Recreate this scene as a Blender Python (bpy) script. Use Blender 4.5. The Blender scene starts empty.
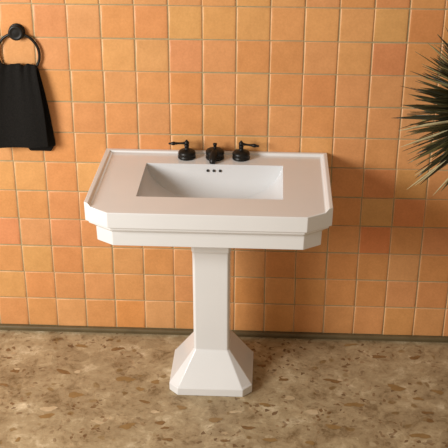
import bpy, bmesh, math, random
from mathutils import Vector, Matrix
random.seed(7)
C = bpy.context.scene.collection
S = bpy.context.scene

# ------------------------------------------------------------------ helpers
def link(name, bm, mat, parent=None, smooth=True, angle=40):
    me = bpy.data.meshes.new(name)
    bmesh.ops.recalc_face_normals(bm, faces=bm.faces[:])
    bm.to_mesh(me); bm.free()
    o = bpy.data.objects.new(name, me); C.objects.link(o)
    for m in (mat if isinstance(mat, (list, tuple)) else [mat]): me.materials.append(m)
    if smooth:
        me.shade_smooth()
        try: me.set_sharp_from_angle(angle=math.radians(angle))
        except Exception: pass
    if parent: o.parent = parent
    return o

def thing(name, label, cat, loc=(0, 0, 0)):
    o = bpy.data.objects.new(name, None); C.objects.link(o)
    o.location = loc; o.empty_display_size = .05
    o['label'] = label; o['category'] = cat
    return o

def place(o, root):
    """parent a part built in world coordinates under its thing"""
    o.parent = root
    o.matrix_parent_inverse = Matrix.Translation(-Vector(root['base'])) if 'base' in root else Matrix.Identity(4)

def lathe(bm, prof, n=40, mat=None, cap0=True, cap1=True):
    """prof: list of (radius, height) along +Z"""
    M = mat or Matrix.Identity(4)
    rings = []
    for r, z in prof:
        rings.append([bm.verts.new(M @ Vector((r*math.cos(2*math.pi*i/n), r*math.sin(2*math.pi*i/n), z))) for i in range(n)])
    for a, b in zip(rings, rings[1:]):
        for i in range(n):
            bm.faces.new((a[i], a[(i+1) % n], b[(i+1) % n], b[i]))
    if cap0: bm.faces.new(rings[0])
    if cap1: bm.faces.new(rings[-1])

def tube(bm, pts, rads, n=14, closed=False):
    pts = [Vector(p) for p in pts]; N = len(pts)
    if not isinstance(rads, (list, tuple)): rads = [rads]*N
    rings = []; up = None
    for i, p in enumerate(pts):
        if closed: t = pts[(i+1) % N]-pts[i-1]
        else: t = pts[min(i+1, N-1)]-pts[max(i-1, 0)]
        t.normalize()
        if up is None:
            up = Vector((0, 0, 1)) if abs(t.z) < .9 else Vector((0, 1, 0))
        up = (up - t*up.dot(t)).normalized(); s = t.cross(up)
        rings.append([bm.verts.new(p+rads[i]*(math.cos(2*math.pi*k/n)*up+math.sin(2*math.pi*k/n)*s)) for k in range(n)])
    rr = list(zip(rings, rings[1:])) + ([(rings[-1], rings[0])] if closed else [])
    for a, b in rr:
        for k in range(n):
            bm.faces.new((a[k], a[(k+1) % n], b[(k+1) % n], b[k]))
    if not closed:
        bm.faces.new(rings[0]); bm.faces.new(rings[-1])

def align(p, d):
    """matrix sending +Z to direction d at point p"""
    return Matrix.Translation(Vector(p)) @ Vector((0, 0, 1)).rotation_difference(Vector(d)).to_matrix().to_4x4()

def octo(hx, y0, y1, cx, cy, xc=0):
    """chamfered rectangle, counter-clockwise"""
    return [(xc-hx+cx, y0), (xc+hx-cx, y0), (xc+hx, y0+cy), (xc+hx, y1-cy), (xc+hx-cx, y1), (xc-hx+cx, y1), (xc-hx, y1-cy), (xc-hx, y0+cy)]

def loft(bm, loops, cap0=True, cap1=True):
    R = [[bm.verts.new(p) for p in L] for L in loops]
    n = len(R[0])
    for a, b in zip(R, R[1:]):
        for i in range(n):
            bm.faces.new((a[i], a[(i+1) % n], b[(i+1) % n], b[i]))
    if cap0: bm.faces.new(R[0])
    if cap1: bm.faces.new(R[-1])
    return R

def bevel(o, w, seg=3, ang=25):
    m = o.modifiers.new('bevel', 'BEVEL'); m.width = w; m.segments = seg
    m.limit_method = 'ANGLE'; m.angle_limit = math.radians(ang); m.harden_normals = False
    m.use_clamp_overlap = True

# ------------------------------------------------------------------ materials
def srgb(r, g, b):
    f = lambda c: (c/255/12.92) if c/255 <= .04045 else ((c/255+.055)/1.055)**2.4
    return (f(r), f(g), f(b), 1)

def mat(name):
    m = bpy.data.materials.new(name); m.use_nodes = True
    nt = m.node_tree; b = nt.nodes['Principled BSDF']
    return m, nt, b

def N(nt, t, **kw):
    n = nt.nodes.new(t)
    for k, v in kw.items():
        if hasattr(n, k): setattr(n, k, v)
        else: n.inputs[k].default_value = v
    return n

def noise(nt, vec, scale, detail=4, rough=.55):
    n = N(nt, 'ShaderNodeTexNoise'); n.inputs['Scale'].default_value = scale
    n.inputs['Detail'].default_value = detail; n.inputs['Roughness'].default_value = rough
    nt.links.new(vec, n.inputs['Vector']); return n

def ramp(nt, fac, stops, interp='LINEAR'):
    r = N(nt, 'ShaderNodeValToRGB'); r.color_ramp.interpolation = interp
    e = r.color_ramp.elements
    while len(e) < len(stops): e.new(.5)
    for q, (p, c) in zip(e, stops): q.position = p; q.color = c
    nt.links.new(fac, r.inputs['Fac']); return r

def mix(nt, fac, a, b, mode='MIX'):
    m = N(nt, 'ShaderNodeMix'); m.data_type = 'RGBA'; m.blend_type = mode
    for s, v in ((m.inputs[0], fac), (m.inputs[6], a), (m.inputs[7], b)):
        if isinstance(v, (float, int)): s.default_value = v
        elif isinstance(v, tuple): s.default_value = v
        else: nt.links.new(v, s)
    return m.outputs[2]

def ceramic(name, c0, c1):
    m, nt, b = mat(name)
    b.inputs['Base Color'].default_value = (.83, .80, .775, 1)
    b.inputs['Roughness'].default_value = .22
    b.inputs['Coat Weight'].default_value = .25; b.inputs['Coat Roughness'].default_value = .08
    tc = N(nt, 'ShaderNodeTexCoord'); n = noise(nt, tc.outputs['Object'], 6, 2)
    r = ramp(nt, n.outputs['Fac'], [(.3, c0), (.7, c1)])
    nt.links.new(r.outputs['Color'], b.inputs['Base Color'])
    return m
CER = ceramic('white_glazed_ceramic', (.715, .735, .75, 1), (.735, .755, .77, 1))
BOWL = ceramic('cool_bowl_glaze_painted_shade', (.635, .66, .685, 1), (.655, .68, .705, 1))  # cool glaze tone, darkened so the bowl's shade sits in its colour

def bronze():
    m, nt, b = mat('oil_rubbed_black_metal')
    tc = N(nt, 'ShaderNodeTexCoord'); n = noise(nt, tc.outputs['Object'], 60, 3)
    r = ramp(nt, n.outputs['Fac'], [(.35, (.004, .0036, .003, 1)), (.7, (.009, .0075, .006, 1))])
    nt.links.new(r.outputs['Color'], b.inputs['Base Color'])
    b.inputs['Metallic'].default_value = .0; b.inputs['Roughness'].default_value = .40; b.inputs['Specular IOR Level'].default_value = .32
    return m
BRZ = bronze()

def dark():
    m, nt, b = mat('dark_opening')
    tc = N(nt, 'ShaderNodeTexCoord'); n = noise(nt, tc.outputs['Object'], 90, 2)
    r = ramp(nt, n.outputs['Fac'], [(.3, (.008, .007, .007, 1)), (.7, (.014, .013, .012, 1))])
    nt.links.new(r.outputs['Color'], b.inputs['Base Color'])
    b.inputs['Roughness'].default_value = .7
    return m
DRK = dark()

def tile_mat():
    m, nt, b = mat('terracotta_tile')
    at = N(nt, 'ShaderNodeAttribute', attribute_name='tint')
    tc = N(nt, 'ShaderNodeTexCoord')
    n1 = noise(nt, tc.outputs['Object'], 14, 5)
    r1 = ramp(nt, n1.outputs['Fac'], [(.3, (.93, .92, .90, 1)), (.7, (1.05, 1.06, 1.07, 1))])
    c = mix(nt, 1.0, at.outputs['Color'], r1.outputs['Color'], 'MULTIPLY')
    n2 = noise(nt, tc.outputs['Object'], 120, 3)
    r2 = ramp(nt, n2.outputs['Fac'], [(.35, (.95, .94, .92, 1)), (.65, (1.03, 1.03, 1.04, 1))])
    c = mix(nt, 1.0, c, r2.outputs['Color'], 'MULTIPLY')
    nt.links.new(c, b.inputs['Base Color'])
    b.inputs['Roughness'].default_value = .36
    b.inputs['Specular IOR Level'].default_value = .4
    bp = N(nt, 'ShaderNodeBump'); bp.inputs['Strength'].default_value = .12; bp.inputs['Distance'].default_value = .01
    n3 = noise(nt, tc.outputs['Object'], 22, 3)
    nt.links.new(n3.outputs['Fac'], bp.inputs['Height']); nt.links.new(bp.outputs['Normal'], b.inputs['Normal'])
    return m
TIL = tile_mat()

def simple(name, c0, c1, scale, rough, bump=0):
    m, nt, b = mat(name)
    tc = N(nt, 'ShaderNodeTexCoord'); n = noise(nt, tc.outputs['Object'], scale, 5)
    r = ramp(nt, n.outputs['Fac'], [(.3, c0), (.7, c1)])
    nt.links.new(r.outputs['Color'], b.inputs['Base Color'])
    b.inputs['Roughness'].default_value = rough
    if bump:
        bp = N(nt, 'ShaderNodeBump'); bp.inputs['Strength'].default_value = bump; bp.inputs['Distance'].default_value = .004
        nt.links.new(n.outputs['Fac'], bp.inputs['Height']); nt.links.new(bp.outputs['Normal'], b.inputs['Normal'])
    return m
GROUT = simple('grey_grout', srgb(152, 140, 104), srgb(168, 156, 120), 40, .9, .3)
BASEM = simple('taupe_base_strip', srgb(90, 77, 52), srgb(104, 90, 62), 18, .5)

def floor_mat():
    m, nt, b = mat('breccia_stone')
    tc = N(nt, 'ShaderNodeTexCoord')
    mp = N(nt, 'ShaderNodeMapping'); mp.inputs['Scale'].default_value = (1, 1.0, 1)
    nt.links.new(tc.outputs['Object'], mp.inputs['Vector'])
    wn = noise(nt, mp.outputs['Vector'], 9, 3)
    va = N(nt, 'ShaderNodeVectorMath', operation='MULTIPLY_ADD')
    nt.links.new(wn.outputs['Color'], va.inputs[0]); va.inputs[1].default_value = (.07, .07, .07)
    nt.links.new(mp.outputs['Vector'], va.inputs[2]); V = va.outputs['Vector']
    # mottled ground
    n1 = noise(nt, V, 11, 8, .68)
    g = ramp(nt, n1.outputs['Fac'], [(.32, srgb(130, 106, 74)), (.44, srgb(168, 145, 112)), (.56, srgb(182, 160, 126)), (.70, srgb(214, 195, 163))])
    c = g.outputs['Color']
    # large soft plates of slightly different stone
    v1 = N(nt, 'ShaderNodeTexVoronoi'); v1.inputs['Scale'].default_value = 9; nt.links.new(V, v1.inputs['Vector'])
    sp = N(nt, 'ShaderNodeSeparateColor'); nt.links.new(v1.outputs['Color'], sp.inputs['Color'])
    r1 = ramp(nt, sp.outputs['Red'], [(0, (.86, .83, .80, 1)), (.5, (1, 1, 1, 1)), (1, (1.12, 1.12, 1.13, 1))])
    c = mix(nt, .8, c, r1.outputs['Color'], 'MULTIPLY')
    # medium chips: some cells tan brown, some pale
    v2 = N(nt, 'ShaderNodeTexVoronoi'); v2.inputs['Scale'].default_value = 26; nt.links.new(V, v2.inputs['Vector'])
    s2 = N(nt, 'ShaderNodeSeparateColor'); nt.links.new(v2.outputs['Color'], s2.inputs['Color'])
    k2 = ramp(nt, s2.outputs['Red'], [(.86, (0, 0, 0, 1)), (.89, (.85, .85, .85, 1))])
    d2 = ramp(nt, v2.outputs['Distance'], [(.30, (1, 1, 1, 1)), (.45, (0, 0, 0, 1))])
    f2 = mix(nt, 1.0, k2.outputs['Color'], d2.outputs['Color'], 'MULTIPLY')
    cc = ramp(nt, s2.outputs['Green'], [(0, srgb(128, 98, 58)), (.5, srgb(148, 119, 77)), (1, srgb(200, 180, 148))])
    c = mix(nt, f2, c, cc.outputs['Color'])
    # fine specks
    v3 = N(nt, 'ShaderNodeTexVoronoi'); v3.inputs['Scale'].default_value = 75; nt.links.new(V, v3.inputs['Vector'])
    s3 = N(nt, 'ShaderNodeSeparateColor'); nt.links.new(v3.outputs['Color'], s3.inputs['Color'])
    k3 = ramp(nt, s3.outputs['Blue'], [(.86, (0, 0, 0, 1)), (.9, (.8, .8, .8, 1))])
    n4 = noise(nt, V, 5, 2); k4 = ramp(nt, n4.outputs['Fac'], [(.42, (0, 0, 0, 1)), (.6, (1, 1, 1, 1))])
    f3 = mix(nt, 1.0, k3.outputs['Color'], k4.outputs['Color'], 'MULTIPLY')
    c3 = ramp(nt, s3.outputs['Red'], [(0, srgb(92, 58, 30)), (.6, srgb(120, 82, 44)), (1, srgb(196, 168, 132))])
    c = mix(nt, f3, c, c3.outputs['Color'])
    n5 = noise(nt, V, 46, 8, .8); r5 = ramp(nt, n5.outputs['Fac'], [(.34, (.62, .57, .50, 1)), (.46, (.98, .97, .96, 1)), (.56, (1.02, 1.02, 1.03, 1)), (.66, (1.26, 1.28, 1.32, 1))])
    c = mix(nt, 1.0, c, r5.outputs['Color'], 'MULTIPLY')
    c = mix(nt, 1.0, c, (.88, .93, .95, 1), 'MULTIPLY')
    nt.links.new(c, b.inputs['Base Color'])
    b.inputs['Roughness'].default_value = .5; b.inputs['Specular IOR Level'].default_value = .3
    return m
FLR = floor_mat()

def chip(name, c0, c1): return simple(name, c0, c1, 30, .5)
CHIPS = [chip('tan_stone_chip', srgb(136, 108, 66), srgb(150, 121, 78)),
         chip('brown_stone_chip', srgb(116, 86, 50), srgb(138, 108, 70)),
         chip('pale_stone_chip', srgb(178, 157, 123), srgb(204, 185, 153))]

def towel_mat():
    m, nt, b = mat('black_towel_cloth')
    tc = N(nt, 'ShaderNodeTexCoord'); n = noise(nt, tc.outputs['Object'], 260, 3)
    r = ramp(nt, n.outputs['Fac'], [(.3, (.0065, .006, .0055, 1)), (.7, (.014, .013, .012, 1))])
    nt.links.new(r.outputs['Color'], b.inputs['Base Color'])
    b.inputs['Roughness'].default_value = .95; b.inputs['Specular IOR Level'].default_value = .1
    b.inputs['Sheen Weight'].default_value = .03
    bp = N(nt, 'ShaderNodeBump'); bp.inputs['Strength'].default_value = .5; bp.inputs['Distance'].default_value = .002
    nt.links.new(n.outputs['Fac'], bp.inputs['Height']); nt.links.new(bp.outputs['Normal'], b.inputs['Normal'])
    return m
TOW = towel_mat()

def leaf_mat():
    m, nt, b = mat('yucca_leaf')
    at = N(nt, 'ShaderNodeAttribute', attribute_name='tint')
    tc = N(nt, 'ShaderNodeTexCoord'); n = noise(nt, tc.outputs['Object'], 45, 3)
    r = ramp(nt, n.outputs['Fac'], [(.3, (.8, .8, .8, 1)), (.7, (1.15, 1.15, 1.1, 1))])
    nt.links.new(mix(nt, 1.0, at.outputs['Color'], r.outputs['Color'], 'MULTIPLY'), b.inputs['Base Color'])
    b.inputs['Roughness'].default_value = .45
    return m
LEAF = leaf_mat()
BARK = simple('yucca_bark', srgb(92, 70, 48), srgb(128, 102, 74), 30, .9, .6)
POT = simple('clay_pot', srgb(70, 64, 58), srgb(82, 76, 70), 12, .6)
SOIL = simple('potting_soil', srgb(38, 28, 20), srgb(60, 46, 34), 60, .95, .8)

# ------------------------------------------------------------------ setting
T = .13; BZ = .03; WY = .006
def set_tints(me, cols):
    a = me.attributes.new('tint', 'FLOAT_COLOR', 'FACE')
    for i, c in enumerate(cols): a.data[i].color = c

def build_wall():
    bm = bmesh.new(); cols = []
    x0, x1 = -11, 14; g = .0017          # half grout gap
    tones = [(.65, .318, .108), (.64, .300, .100), (.66, .335, .118), (.64, .292, .100), (.66, .345, .116)]
    fixed = {(9, 10): (.64, .345, .112), (9, 9): (.65, .280, .105), (-3, 3): (.68, .29, .12), (9, 3): (.65, .240, .085),
             (3, 9): (.655, .292, .115), (3, 10): (.64, .355, .12), (2, 0): (.66, .36, .14), (1, 0): (.67, .305, .09),
             (9, 4): (.60, .34, .11), (10, 4): (.64, .25, .09), (9, 5): (.64, .27, .09), (-1, 3): (.66, .30, .12),
             (-2, 2): (.65, .35, .12), (-1, 0): (.66, .345, .12), (10, 10): (.65, .285, .10), (7, 8): (.64, .28, .10)}
    rnd = random.Random(3)
    for c in range(x0, x1):
        for r in range(0, 16):
            # the lowest row is a little taller
            off = {0: -.006, 1: .005, 2: .005, 3: .003, 4: .001}
            zb = BZ + r*T + off.get(r, 0); zt = BZ + (r+1)*T + off.get(r+1, 0)
            jx = rnd.uniform(-.0012, .0012); jz = rnd.uniform(-.0010, .0010); jr = rnd.uniform(-.004, .004)
            xa, xb = (c-5)*T+g*.6+jx, (c-4)*T-g*.6+jx; za, zc = zb+g+jz, zt-g+jz
            col = fixed.get((c, r)) or tones[rnd.choice([0, 0, 0, 1, 1, 2, 3, 4])]
            k = rnd.uniform(.97, 1.03); col = (col[0]*k, 0.975*col[1]*k*rnd.uniform(.97, 1.03), 1.08*col[2]*k*rnd.uniform(.93, 1.07), 1)
            cx, cz = (xa+xb)/2, (za+zc)/2
            tx, tz = rnd.uniform(-.004, .004), rnd.uniform(-.004, .004)      # slight tilt of each tile
            loops = []
            for ins, d in ((0, .0), (0, .0036), (.0016, .0056), (.0036, .0074), (.0060, .0079), (.014, .0080)):
                L = []
                for sx, sz in ((-1, -1), (1, -1), (1, 1), (-1, 1)):
                    hx, hz = (xb-xa)/2-ins, (zc-za)/2-ins*.45
                    px, pz = sx*hx, sz*hz
                    px, pz = px-jr*pz, pz+jr*px
                    y = -d - (px*tx+pz*tz if d > 0 else 0)
                    L.append((cx+px, y+WY, cz+pz))
                loops.append(L)
            n0 = len(bm.faces)
            loft(bm, loops, cap0=False, cap1=True)
            edge = (col[0]*.5+.40, col[1]*.5+.26, col[2]*.5+.15, 1)     # paler arris: lit-bevel highlight painted into the tint
            nf = len(bm.faces)-n0
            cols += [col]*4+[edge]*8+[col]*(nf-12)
    nt = len(bm.faces)
    # grout bed, a solid wall behind the tiles
    xa, xb = (x0-5)*T, (x1-5)*T; zt = BZ+16*T
    yb = -.0040+WY
    box = [(xa, yb, 0), (xb, yb, 0), (xb, yb, zt), (xa, yb, zt), (xa, .12, 0), (xb, .12, 0), (xb, .12, zt), (xa, .12, zt)]
    v = [bm.verts.new(p) for p in box]
    gf = []
    for f in ((0, 1, 2, 3), (5, 4, 7, 6), (4, 0, 3, 7), (1, 5, 6, 2), (3, 2, 6, 7), (4, 5, 1, 0)):
        fc = bm.faces.new([v[i] for i in f]); fc.material_index = 1; cols.append((.4, .3, .2, 1))
    o = link('wall_back', bm, [TIL, GROUT], angle=50)
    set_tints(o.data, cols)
    o['kind'] = 'structure'
    return o
build_wall()

def build_floor():
    bm = bmesh.new()
    x0, x1, y0, y1 = -2.1, 1.2, -3.2, .12
    v = [bm.verts.new(p) for p in ((x0, y0, 0), (x1, y0, 0), (x1, y1, 0), (x0, y1, 0), (x0, y0, -.08), (x1, y0, -.08), (x1, y1, -.08), (x0, y1, -.08))]
    for f in ((0, 1, 2, 3), (7, 6, 5, 4), (0, 4, 5, 1), (1, 5, 6, 2), (2, 6, 7, 3), (3, 7, 4, 0)):
        bm.faces.new([v[i] for i in f])
    # larger stone chips set flush in the slab
    rnd = random.Random(5)
    spots = CHIP_SPOTS
    for ci, (x, y, a, b_, k) in enumerate(spots):
        n = 11; ph = rnd.uniform(0, 6.3); rot = rnd.uniform(-.25, .25)
        L = []
        for i in range(n):
            t = 2*math.pi*i/n
            rr = .92+.20*math.sin(2*t+ph)+.16*math.sin(3*t+2*ph)+rnd.uniform(-.18, .18)
            px, py = a*rr*math.cos(t), b_*rr*math.sin(t)
            L.append(bm.verts.new((x+px*math.cos(rot)-py*math.sin(rot), y+px*math.sin(rot)+py*math.cos(rot), .0003+.00002*ci)))
        f = bm.faces.new(L); f.material_index = 1+k
    o = link('floor', bm, [FLR]+CHIPS, smooth=False)
    # chips must face up
    for p in o.data.polygons:
        if p.material_index and p.normal.z < 0: p.flip()
    o['kind'] = 'structure'
CHIP_SPOTS = [(-0.618, -0.476, 0.0361, 0.0174, 0),
  (-0.432, -0.356, 0.039, 0.0226, 0),
  (-0.703, -0.618, 0.033, 0.0151, 0),
  (-0.382, -0.664, 0.0344, 0.0196, 0),
  (-0.897, -0.319, 0.025, 0.0159, 1),
  (-0.695, -0.319, 0.0374, 0.0143, 1),
  (-0.5, -0.136, 0.0259, 0.0156, 1),
  (-0.655, -0.121, 0.0303, 0.0141, 0),
  (-0.364, -0.422, 0.0202, 0.0137, 0),
  (-0.305, -0.37, 0.0205, 0.014, 0),
  (-0.333, -0.508, 0.0238, 0.0105, 1),
  (-0.259, -0.639, 0.0231, 0.0112, 1),
  (-0.237, -0.668, 0.0153, 0.0098, 1),
  (-0.286, -0.571, 0.0195, 0.0089, 2),
  (-0.708, -0.573, 0.0353, 0.016, 2),
  (-0.781, -0.769, 0.0112, 0.0147, 0),
  (-0.921, -0.423, 0.0244, 0.0124, 1),
  (-0.499, -0.645, 0.027, 0.0099, 2),
  (-0.637, -0.316, 0.0167, 0.0115, 2),
  (-0.895, -0.308, 0.0167, 0.0072, 2),
  (0.673, -0.361, 0.0385, 0.0224, 0),
  (0.495, -0.484, 0.0376, 0.0185, 0),
  (0.405, -0.629, 0.0344, 0.0149, 0),
  (0.735, -0.666, 0.0359, 0.0194, 0),
  (0.215, -0.322, 0.0247, 0.0156, 1),
  (0.419, -0.325, 0.0368, 0.0142, 1),
  (0.624, -0.139, 0.0255, 0.0154, 1),
  (0.776, -0.138, 0.0297, 0.0153, 1),
  (0.776, -0.521, 0.0234, 0.0103, 1),
  (0.781, -0.572, 0.0193, 0.0113, 1),
  (0.752, -0.431, 0.02, 0.0135, 0),
  (0.839, -0.38, 0.0242, 0.0172, 0),
  (0.327, -0.539, 0.0352, 0.0155, 2),
  (0.314, -0.73, 0.0187, 0.0148, 0),
  (0.449, -0.317, 0.0165, 0.0086, 2),
  (0.223, -0.314, 0.0164, 0.0071, 2),
  (0.127, -0.232, 0.021, 0.0133, 1),
  (-0.049, -0.609, 0.0309, 0.0151, 0),
  (0.08, -0.652, 0.0267, 0.0135, 1),
  (0.165, -0.72, 0.03, 0.0154, 0),
  (0.03, -0.554, 0.0235, 0.0116, 2),
  (-0.183, -0.539, 0.0236, 0.013, 0),
  (0.506, -0.052, 0.0304, 0.0127, 0),
  (-0.004, -0.734, 0.0188, 0.0089, 1),
  (-0.218, -0.74, 0.0188, 0.0118, 1),
  (0.242, -0.451, 0.0279, 0.0134, 2),
  (0.143, -0.503, 0.0237, 0.0131, 0)]
build_floor()

def build_base():
    bm = bmesh.new()
    prof = [(0.006, 0), (-.012, 0), (-.012, .0105), (-.0175, .0118), (-.0180, .0225), (-.016, .0245), (0.006, .0245)]
    xa, xb = -16*T, 9*T
    loft(bm, [[(xa, y, z) for y, z in prof], [(xb, y, z) for y, z in prof]])
    o = link('baseboard_back', bm, BASEM, angle=50); o['kind'] = 'structure'
build_base()

# ------------------------------------------------------------------ pedestal sink
XS = -.0773; HW = .4453; H = .8647; D = .5816; CX = .0908; CY = .0615; LIP = .012; YB = -.003
sink = thing('pedestal_sink', 'white rectangular ceramic pedestal sink with clipped front corners against the tiled wall', 'sink', (XS, -.30, 0))
def sp(p): return (p[0], p[1]+.30, p[2])          # into the sink's own frame

def rrect(ax, y0, y1, r, nc=8, ns=10):
    """rounded rectangle with a constant number of points, starting at the back-left corner, going clockwise from above"""
    pts = []
    r = max(r, .0005)
    cs = [(-ax+r, y1-r, 180), (ax-r, y1-r, 90), (ax-r, y0+r, 0), (-ax+r, y0+r, -90)]
    arcs = []
    for cx, cy, a0 in cs:
        arcs.append([(cx+r*math.cos(math.radians(a0-90*i/nc)), cy+r*math.sin(math.radians(a0-90*i/nc))) for i in range(nc+1)])
    for k in range(4):
        pts += arcs[k]
        a, b = arcs[k][-1], arcs[(k+1) % 4][0]
        for i in range(1, ns): pts.append((a[0]+(b[0]-a[0])*i/ns, a[1]+(b[1]-a[1])*i/ns))
    return pts
NC, NS = 8, 10; SEG = NC+NS

def build_basin():
    bm = bmesh.new()
    bw = bm.edges.layers.float.new('bevel_weight_edge')
    V = lambda x, y, z: bm.verts.new((x, y+.30, z))
    def sharp(vs, w, closed=False):
        for a, b in zip(vs, vs[1:]+([vs[0]] if closed else [])):
            e = bm.edges.get((a, b))
            if e: e[bw] = w
    lt, ls = .0145, .0265        # lip top width, to the foot of its inner slope
    def onch(x):                # point on the chamfer line at |x|
        t = (HW-abs(x))/CX
        return -D+CY-CY*t
    zl = H+LIP
    # outer top loop (with lip): A B B1 B2 C Dd E2 E1 E F
    A = V(-HW, YB, zl); B = V(-HW, -D+CY, zl); B1 = V(-HW+lt, onch(HW-lt), zl); B2 = V(-HW+ls, onch(HW-ls), H)
    Cc = V(-HW+CX, -D, H); Dd = V(HW-CX, -D, H)
    E2 = V(HW-ls, onch(HW-ls), H); E1 = V(HW-lt, onch(HW-lt), zl); E = V(HW, -D+CY, zl); F = V(HW, YB, zl)
    A1 = V(-HW+lt, YB-lt, zl); F1 = V(HW-lt, YB-lt, zl)
    A2 = V(-HW+ls, YB-ls*.8, H); F2 = V(HW-ls, YB-ls*.8, H)
    bm.faces.new((A, B, B1, A1)); bm.faces.new((A1, B1, B2, A2))
    bm.faces.new((F, A, A1, F1)); bm.faces.new((F1, A1, A2, F2))
    bm.faces.new((E, F, F1, E1)); bm.faces.new((E1, F1, F2, E2))
    # side wall loops going down
    outer = [A, B, B1, B2, Cc, Dd, E2, E1, E, F]
    def ring(hw, d, cx, cy, z):
        f = lambda x: -d+cy-cy*((hw-abs(x))/cx)
        k1, k2 = cx*lt/CX, cx*ls/CX
        P = [(-hw, YB), (-hw, -d+cy), (-hw+k1, f(hw-k1)), (-hw+k2, f(hw-k2)), (-hw+cx, -d), (hw-cx, -d), (hw-k2, f(hw-k2)), (hw-k1, f(hw-k1)), (hw, -d+cy), (hw, YB)]
        return [V(x, y, z) for x, y in P]
    zb = H-.0602
    spec = [(HW-.001, D-.001, CX, CY, zb), (HW-.010, D-.011, CX*.97, CY*.97, zb-.003), (HW-.0115, D-.0125, CX*.96, CY*.96, zb-.014),
            (HW-.019, D-.021, CX*.9, CY*.9, zb-.018), (HW-.029, D-.036, CX*.8, CY*.8, zb-.029),
            (.4111, .5373, .0649, .0435, zb-.036), (.4095, .5355, .0649, .0435, .7117)]
    rings = [outer]+[ring(*s) for s in spec]
    for a, b in zip(rings, rings[1:]):
        n = len(a)
        for i in range(n): bm.faces.new((a[i], b[i], b[(i+1) % n], a[(i+1) % n]))
    bm.faces.new(rings[-1])
    # basin bowl, lofted rounded rectangles
    OW, OB, OF = .2685, -.1202, -.4367
    dep = .128; loops = []
    K = 22
    for k in range(K+1):
        t = k/K; th = t*math.pi/2
        s = math.sin(th); c = 1-math.cos(th)         # depth fraction, inward fraction
        z = H-dep*s**.9
        ax = OW-.006*min(1, t*5)-.225*c
        yb = OB-.004*min(1, t*5)-.085*c**1.1; yf = OF+.004*min(1, t*5)+.055*c
        r = .0012+.016*c*c
        loops.append([V(x, y, z) for x, y in rrect(ax, yf, yb, r, NC, NS)])
    for a, b in zip(loops, loops[1:]):
        n = len(a)
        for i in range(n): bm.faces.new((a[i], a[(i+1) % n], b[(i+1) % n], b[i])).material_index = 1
    # floor of the bowl falls gently to the drain
    cen = bm.verts.new((0, -.262+.30, H-dep-.006))
    L = loops[-1]
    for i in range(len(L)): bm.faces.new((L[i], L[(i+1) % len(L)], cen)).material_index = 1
    # flat deck round the opening: four polygons
    O = loops[0]; n = len(O)
    ix = [NC//2+k*SEG for k in range(4)]             # middle of each corner: BL, BR, FR, FL
    seg = lambda a, b: [O[i % n] for i in range(a, b+1)]
    bm.faces.new([A2]+seg(ix[0], ix[1])+[F2])
    bm.faces.new([F2]+seg(ix[1], ix[2])+[E2])
    bm.faces.new([E2]+seg(ix[2], ix[3])+[Cc, Dd][::-1][:0]+[B2, Cc, Dd])
    bm.faces.new([B2]+seg(ix[3], ix[0]+n)+[A2])
    # rounded arrises
    sharp([A, B, B1, B2, Cc, Dd, E2, E1, E, F], .5)
    sharp([A1, B1], .6); sharp([F1, E1], .6); sharp([A1, F1], .6); sharp([A2, B2], .9); sharp([F2, E2], .9); sharp([A2, F2], .9)
    sharp([A, F], .4)
    for i in (0, 1, 4, 5, 8, 9):
        for a, b in zip(rings, rings[1:]):
            e = bm.edges.get((a[i], b[i])); e[bw] = .35
    for k in (1, 2, 3, 4, 5): sharp(rings[k], .3, True)
    sharp(rings[-1], .5, True)
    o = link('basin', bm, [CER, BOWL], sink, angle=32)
    m = o.modifiers.new('bevel', 'BEVEL'); m.limit_method = 'WEIGHT'; m.width = .008; m.segments = 3
    return o
basin = build_basin()

# overflow holes in the back of the bowl: three short dark sleeves
for hx in (-.0262, -.0022, .0223):
    bm = bmesh.new()
    M = align(sp((hx, -.1262, .8400)), (0, -.96, .28))
    lathe(bm, [(.0050, -.004), (.0054, .0008), (.0044, .0014), (.0040, .0008)], 20, M)
    o = link('overflow_hole', bm, DRK, basin); o['label'] = 'small dark overflow hole'
bm = bmesh.new()
lathe(bm, [(.030, -.001), (.030, .003), (.026, .0045), (.022, .003), (.020, .001), (.019, .004), (.010, .008), (0.001, .009)], 32, Matrix.Translation(sp((0, -.262, H-.1405))))
o = link('drain', bm, BRZ, basin); o['label'] = 'dark metal drain'

def build_pedestal():
    bm = bmesh.new()
    hw, yf, yb = .1671, -.4564, -.140; cx, cy = .0367, .0375
    cw, cf, cb = .0718, -.3600, -.1950; k = .0085
    L = []
    def ring(hx, y0, y1, cx, cy, z): L.append([sp((x, y, z)) for x, y in octo(hx, y0, y1, cx, cy)])
    ring(hw, yf, yb, cx, cy, 0)
    ring(hw, yf, yb, cx, cy, .034)
    ring(hw-.004, yf+.005, yb-.005, cx, cy, .0385)
    ring(hw-.0065, yf+.008, yb-.008, cx-.001, cy-.001, .0420)
    ring(cw, cf, cb, k, k, .158)
    ring(cw+.0002, cf, cb, k, k, .40)
    ring(cw+.0008, cf-.0004, cb, k, k, .56)
    ring(cw+.0016, cf-.0012, cb, k, k, .5960)
    ring(cw+.0040, cf-.0042, cb+.002, k, k, .6010)
    ring(cw+.0042, cf-.0046, cb+.002, k, k, .6070)
    ring(cw+.0044, cf-.0046, cb+.002, k, k, .640)
    ring(cw+.012, cf-.008, cb+.03, k, k, .68)
    ring(cw+.040, cf-.030, cb+.05, k, k, .7117)
    loft(bm, L)
    o = link('pedestal', bm, CER, sink, angle=20)
    bevel(o, .0035, 3, 12)
    return o
build_pedestal()

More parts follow.
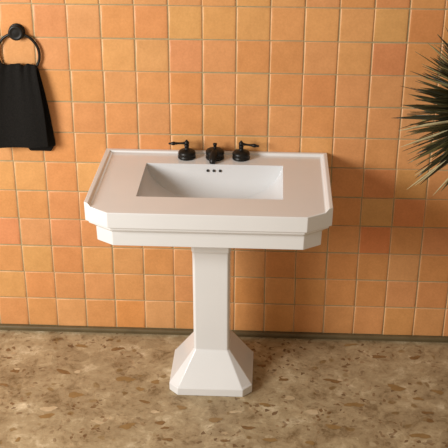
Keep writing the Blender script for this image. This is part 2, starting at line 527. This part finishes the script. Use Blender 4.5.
# ------------------------------------------------------------------ faucet
FX, FY = -.083, -.060
faucet = thing('widespread_faucet', 'black widespread bathroom faucet with two lever handles on the back of the white sink', 'faucet', (FX, FY, H))
BELL = [(.0338, 0), (.0355, .003), (.0355, .009), (.0335, .0115), (.0338, .014), (.0350, .018), (.0342, .0245), (.0295, .0305), (.0200, .0345), (.0120, .0365)]
for side, hx in ((-1, -.1912), (1, .0250)):
    ox = hx-FX; oy = .004 if side < 0 else .006
    bm = bmesh.new()
    lathe(bm, BELL+[(.0092, .039), (.0086, .045), (.0096, .049), (.0102, .0515), (.0088, .054), (.0088, .056)], 36, Matrix.Translation((ox, oy, 0)))
    hnd = link('handle', bm, BRZ, faucet, angle=50)
    hnd['label'] = ('left' if side < 0 else 'right')+' handle'
    # lever: ball on the stem, a slim arm and a turned finial
    bm = bmesh.new()
    z0 = .0625
    lathe(bm, [(.0015, -.0100), (.0060, -.0082), (.0092, -.0045), (.0104, 0), (.0094, .0045), (.0064, .0080), (.0040, .0100), (.0036, .0125), (.0012, .0140)], 28, Matrix.Translation((ox, oy, z0)))
    drop = .0 if side < 0 else -.004
    d = Vector((side*.066, -.006, -.001+drop)).normalized()
    lathe(bm, [(.0050, .004), (.0056, .012), (.0046, .016), (.0042, .026), (.0046, .038), (.0058, .0415), (.0052, .0440), (.0070, .048), (.0078, .053), (.0066, .0585), (.0042, .062), (.0038, .064), (.0048, .0665), (.0036, .0700), (.0010, .0720)], 22,
          align((ox, oy, z0-.0005), d))
    link('lever', bm, BRZ, hnd, angle=60)
# spout: belled body, short curved nose towards the bowl
bm = bmesh.new()
lathe(bm, [(.0350, 0), (.0368, .003), (.0368, .010), (.0340, .0125), (.0350, .016), (.0372, .022), (.0372, .029), (.0330, .0360), (.0225, .0410), (.0110, .0435), (.0050, .0440)], 40, Matrix.Translation((0.004, .004, 0)))
sx, sy = .004, -.006
pts, rads = [], []
for k in range(13):
    t = k/12
    pts.append((sx-.006*t, sy-.048*t+.004, .0250+.004*math.sin(t*math.pi)-.013*t*t)); rads.append(.0180-.0040*t)
pts += [(sx-.006, sy-.0490, .0065), (sx-.006, sy-.0495, .0025)]; rads += [.0130, .0105]
tube(bm, pts, rads, 22)
spout = link('spout', bm, BRZ, faucet, angle=50)
bm = bmesh.new()
lathe(bm, [(.0085, .040), (.0066, .044), (.0058, .049), (.0062, .0525), (.0080, .0560), (.0086, .0590), (.0078, .0615), (.0035, .0632), (.0006, .0636)], 24, Matrix.Translation((.004, .008, 0)))
link('lift_rod', bm, BRZ, spout, angle=60)

# ------------------------------------------------------------------ towel ring + towel
RX, RZ, RR = -.8440, 1.2660, .0825
ringt = thing('towel_ring', 'round black metal towel ring fixed to the orange tiles at upper left', 'towel ring', (RX, -.002, RZ+RR))
bm = bmesh.new()
M = align((0, 0, 0), (0, -1, 0))
lathe(bm, [(.0318, 0), (.0320, .005), (.0300, .0075), (.0130, .0085), (.0120, .0185), (.0270, .0195), (.0296, .0215), (.0296, .0250), (.0270, .0280), (.0220, .0288), (.0200, .0278), (.0120, .0282), (.001, .0290)], 44, Matrix.Translation((0, 0, .004)) @ M)
link('wall_mount', bm, BRZ, ringt, angle=50)
bm = bmesh.new()
tube(bm, [(RR*math.sin(2*math.pi*i/72), -.0135, -RR+RR*math.cos(2*math.pi*i/72)) for i in range(72)], .0056, 14, closed=True)
link('ring', bm, BRZ, ringt)

def build_towel():
    root = thing('hand_towel', 'black cloth hand towel gathered through the wall ring beside the sink', 'towel', (RX, -.024, .87))
    oz = .87; yr = -.024
    NU, NV = 64, 60
    ztop = 1.2270
    def lerp(a, b, t): return a+(b-a)*t
    # cloth runs from the front hem, over the ring, to the back hem
    def pt(u, s):
        """u in [-1,1] across; s in [-1,1]: front hem .. fold .. back hem"""
        a = abs(s)
        front = s < 0
        ln = .330 if front else .346
        d = a*ln                                   # distance below the fold
        w = .070+.011*min(1, d/.33)+.016*math.sin(min(1, d/.24)*math.pi/2)
        if not front: w += .012*min(1, d/.33)**1.5
        shift = .002*(d/.35) if front else .008*(d/.35)
        x = u*w*(1.30 if u < 0 else 1.0)+shift
        g = math.exp(-d/.10)                       # gathers are strongest at the fold
        fold = .0050*math.sin(u*6.5+.6)*g+.0022*math.sin(u*15+.4)*g+.0050*math.sin(u*3.6-.6+d*2.5)*(1-g)
        top = .0030*math.sin(u*8.5+2.6)+.0015*math.sin(u*15+.9)-.006*abs(u)**6-.004*math.exp(-((u-.33)/.09)**2)
        rr = .0135+.022*(1-math.exp(-d/.10)) if front else .0125
        y = (-1 if front else 1)*rr*math.sqrt(min(1, d/.022))
        if not front: y = .0135*math.sqrt(min(1, d/.022))
        z = ztop+top*math.exp(-d/.08)-d
        if front:
            z += .008*(u*.6-.25*u*u)*(d/ln)*1.1
            y -= fold+.004*(d/ln)
        else:
            sm = lambda a, b, t: (lambda q: q*q*(3-2*q))(max(0, min(1, (t-a)/(b-a))))
            z += (.006-.024*sm(-.12, .06, u)*(1-sm(.80, .98, u)))*(d/ln)**2
            y += fold*.35
        return Vector((x, y, z-oz))
    bm = bmesh.new()
    G = []
    for j in range(NV*2+1):
        s = -1+j/NV
        s = math.copysign(abs(s)**1.5, s)          # finer rows at the fold
        G.append([bm.verts.new(pt(-1+2*i/NU, s)) for i in range(NU+1)])
    for a, b in zip(G, G[1:]):
        for i in range(NU): bm.faces.new((a[i], a[i+1], b[i+1], b[i]))
    o = link('cloth', bm, TOW, root, angle=180)
    m = o.modifiers.new('thickness', 'SOLIDIFY'); m.thickness = .005; m.offset = 0
    return root
build_towel()

# ------------------------------------------------------------------ yucca
PY = -.40; PC = Vector((.903, PY, 1.195)); PB = Vector((1.12, PY, 0))
plant = thing('yucca_plant', 'spiky dark green yucca plant with long pointed leaves at the right edge', 'plant', PB)
def build_plant():
    rnd = random.Random(11)
    bm = bmesh.new(); tints = []
    def leaf(base, d, L, w, tint, droop, roll=None):
        d = d.normalized()
        side = d.cross(Vector((0, 0, 1)))
        if side.length < .1: side = Vector((1, 0, 0))
        side.normalize(); side = Matrix.Rotation(rnd.uniform(-.9, .9) if roll is None else roll, 3, d) @ side
        up = side.cross(d).normalized()
        K = 7; rows = []
        for k in range(K+1):
            t = k/K
            p = base+d*(L*t)+Vector((0, 0, -droop*t*t*L))
            ww = w*(.70+.9*t-1.6*t*t if t < .55 else 1.0*(1-(t-.55)/.45)**.8*.711)
            ww = max(ww, .0002)
            fold = ww*.38
            rows.append([bm.verts.new(p-side*ww+up*fold), bm.verts.new(p), bm.verts.new(p+side*ww+up*fold)])
        for a, b in zip(rows, rows[1:]):
            for q in (0, 1):
                bm.faces.new((a[q], a[q+1], b[q+1], b[q])); tints.append(tint)
    greens = [(.036, .034, .012), (.052, .047, .016), (.072, .065, .022), (.026, .026, .011), (.15, .13, .05), (.23, .20, .085)]
    n = 580
    for i in range(n):
        f = (i+.5)/n
        zc = 1-1.40*f                                # from straight up to well below level
        az = i*2.399963
        h = math.sqrt(max(0, 1-zc*zc))
        d = Vector((h*math.cos(az), h*math.sin(az), zc))
        d += Vector((rnd.uniform(-.2, .2), rnd.uniform(-.2, .2), rnd.uniform(-.22, .18)))
        base = PC+Vector((rnd.uniform(-.02, .02), rnd.uniform(-.02, .02), .07-.13*f+rnd.uniform(-.02, .02)))+d*.012
        t = rnd.choice(greens if rnd.random() < .4 else greens[:4])
        k = rnd.uniform(.75, 1.25)
        leaf(base, d, rnd.uniform(.235, .322), rnd.uniform(.0095, .0160), (t[0]*k, t[1]*k, t[2]*k, 1), rnd.uniform(.0, .12))
    # a few dry straw coloured leaves under the crown
    for dx, dz, L, b in ((-.80, -.56, .335, -.070), (-.78, -.54, .300, -.078), (-.86, -.50, .29, -.066), (-.66, -.70, .26, -.10), (-.92, -.24, .32, -.02), (-.95, -.12, .325, .0)):
        leaf(PC+Vector((0, -.02, b)), Vector((dx, -.10, dz)), L, .0145, (.55, .48, .28, 1), .03, 1.1)
    bmesh.ops.translate(bm, vec=-PB, verts=bm.verts[:])
    me = bpy.data.meshes.new('foliage'); bm.to_mesh(me); bm.free()
    me.materials.append(LEAF); set_tints(me, tints); me.shade_smooth()
    o = bpy.data.objects.new('foliage', me); C.objects.link(o); o.parent = plant
    m = o.modifiers.new('thickness', 'SOLIDIFY'); m.thickness = .0012; m.offset = 0
    bm = bmesh.new(); pts = []; rad = []
    for k in range(25):
        t = k/24
        p = Vector((1.13, PY, .20)).lerp(PC+Vector((0, 0, .06)), t)
        p.x += .10*math.sin(t*math.pi)
        pts.append(p-PB); rad.append(.040-.012*t+.003*math.sin(k*2.1))
    tube(bm, pts, rad, 18)
    link('trunk', bm, BARK, plant)
    bm = bmesh.new()
    lathe(bm, [(.095, 0), (.100, .006), (.125, .235), (.136, .238), (.138, .262), (.134, .266), (.124, .262), (.118, .225)], 48, cap1=False)
    pot = link('pot', bm, POT, plant, angle=40)
    bm = bmesh.new()
    lathe(bm, [(.118, .20), (.1185, .226), (.08, .232), (.02, .234)], 40)
    link('soil', bm, SOIL, pot)
build_plant()

# ------------------------------------------------------------------ light
w = bpy.data.worlds.new('room_light'); S.world = w; w.use_nodes = True
bg = w.node_tree.nodes['Background']
bg.inputs['Color'].default_value = (1.0, .75, .53, 1); bg.inputs['Strength'].default_value = .42

def area(name, loc, target, size, energy, color):
    l = bpy.data.lights.new(name, 'AREA'); l.energy = energy; l.color = color; l.size = size; l.shape = 'DISK'
    o = bpy.data.objects.new(name, l); C.objects.link(o); o.location = loc
    o.rotation_euler = (Vector(target)-Vector(loc)).to_track_quat('-Z', 'Y').to_euler()
    return o
tg = Vector((-.1, -.2, .8))
area('window_light', tg+Vector((-.70, -.62, .315))*3.7, tg, 1.35, 146, (1.0, .975, .935))

# ------------------------------------------------------------------ camera
cam = bpy.data.cameras.new('camera'); co = bpy.data.objects.new('camera', cam); C.objects.link(co)
cam.sensor_width = 36; cam.sensor_fit = 'HORIZONTAL'; cam.lens = 36*995.035/448
pitch, yaw, roll = .45670, -.04960, -.0016
PQ = (0.1395, -3.7237, 2.3777)
fwd = Vector((math.sin(yaw)*math.cos(pitch), math.cos(yaw)*math.cos(pitch), -math.sin(pitch)))
right = Vector((math.cos(yaw), -math.sin(yaw), 0)); down = fwd.cross(right)
r2 = right*math.cos(roll)+down*math.sin(roll); d2 = -right*math.sin(roll)+down*math.cos(roll)
R = Matrix((r2, -d2, -fwd)).transposed()
co.matrix_world = Matrix.Translation(PQ) @ R.to_4x4()
cam.clip_end = 60
S.camera = co

S.view_settings.view_transform = 'Standard'; S.view_settings.look = 'None'
S.view_settings.gamma = 1; S.view_settings.use_curve_mapping = False
S.view_settings.exposure = 0
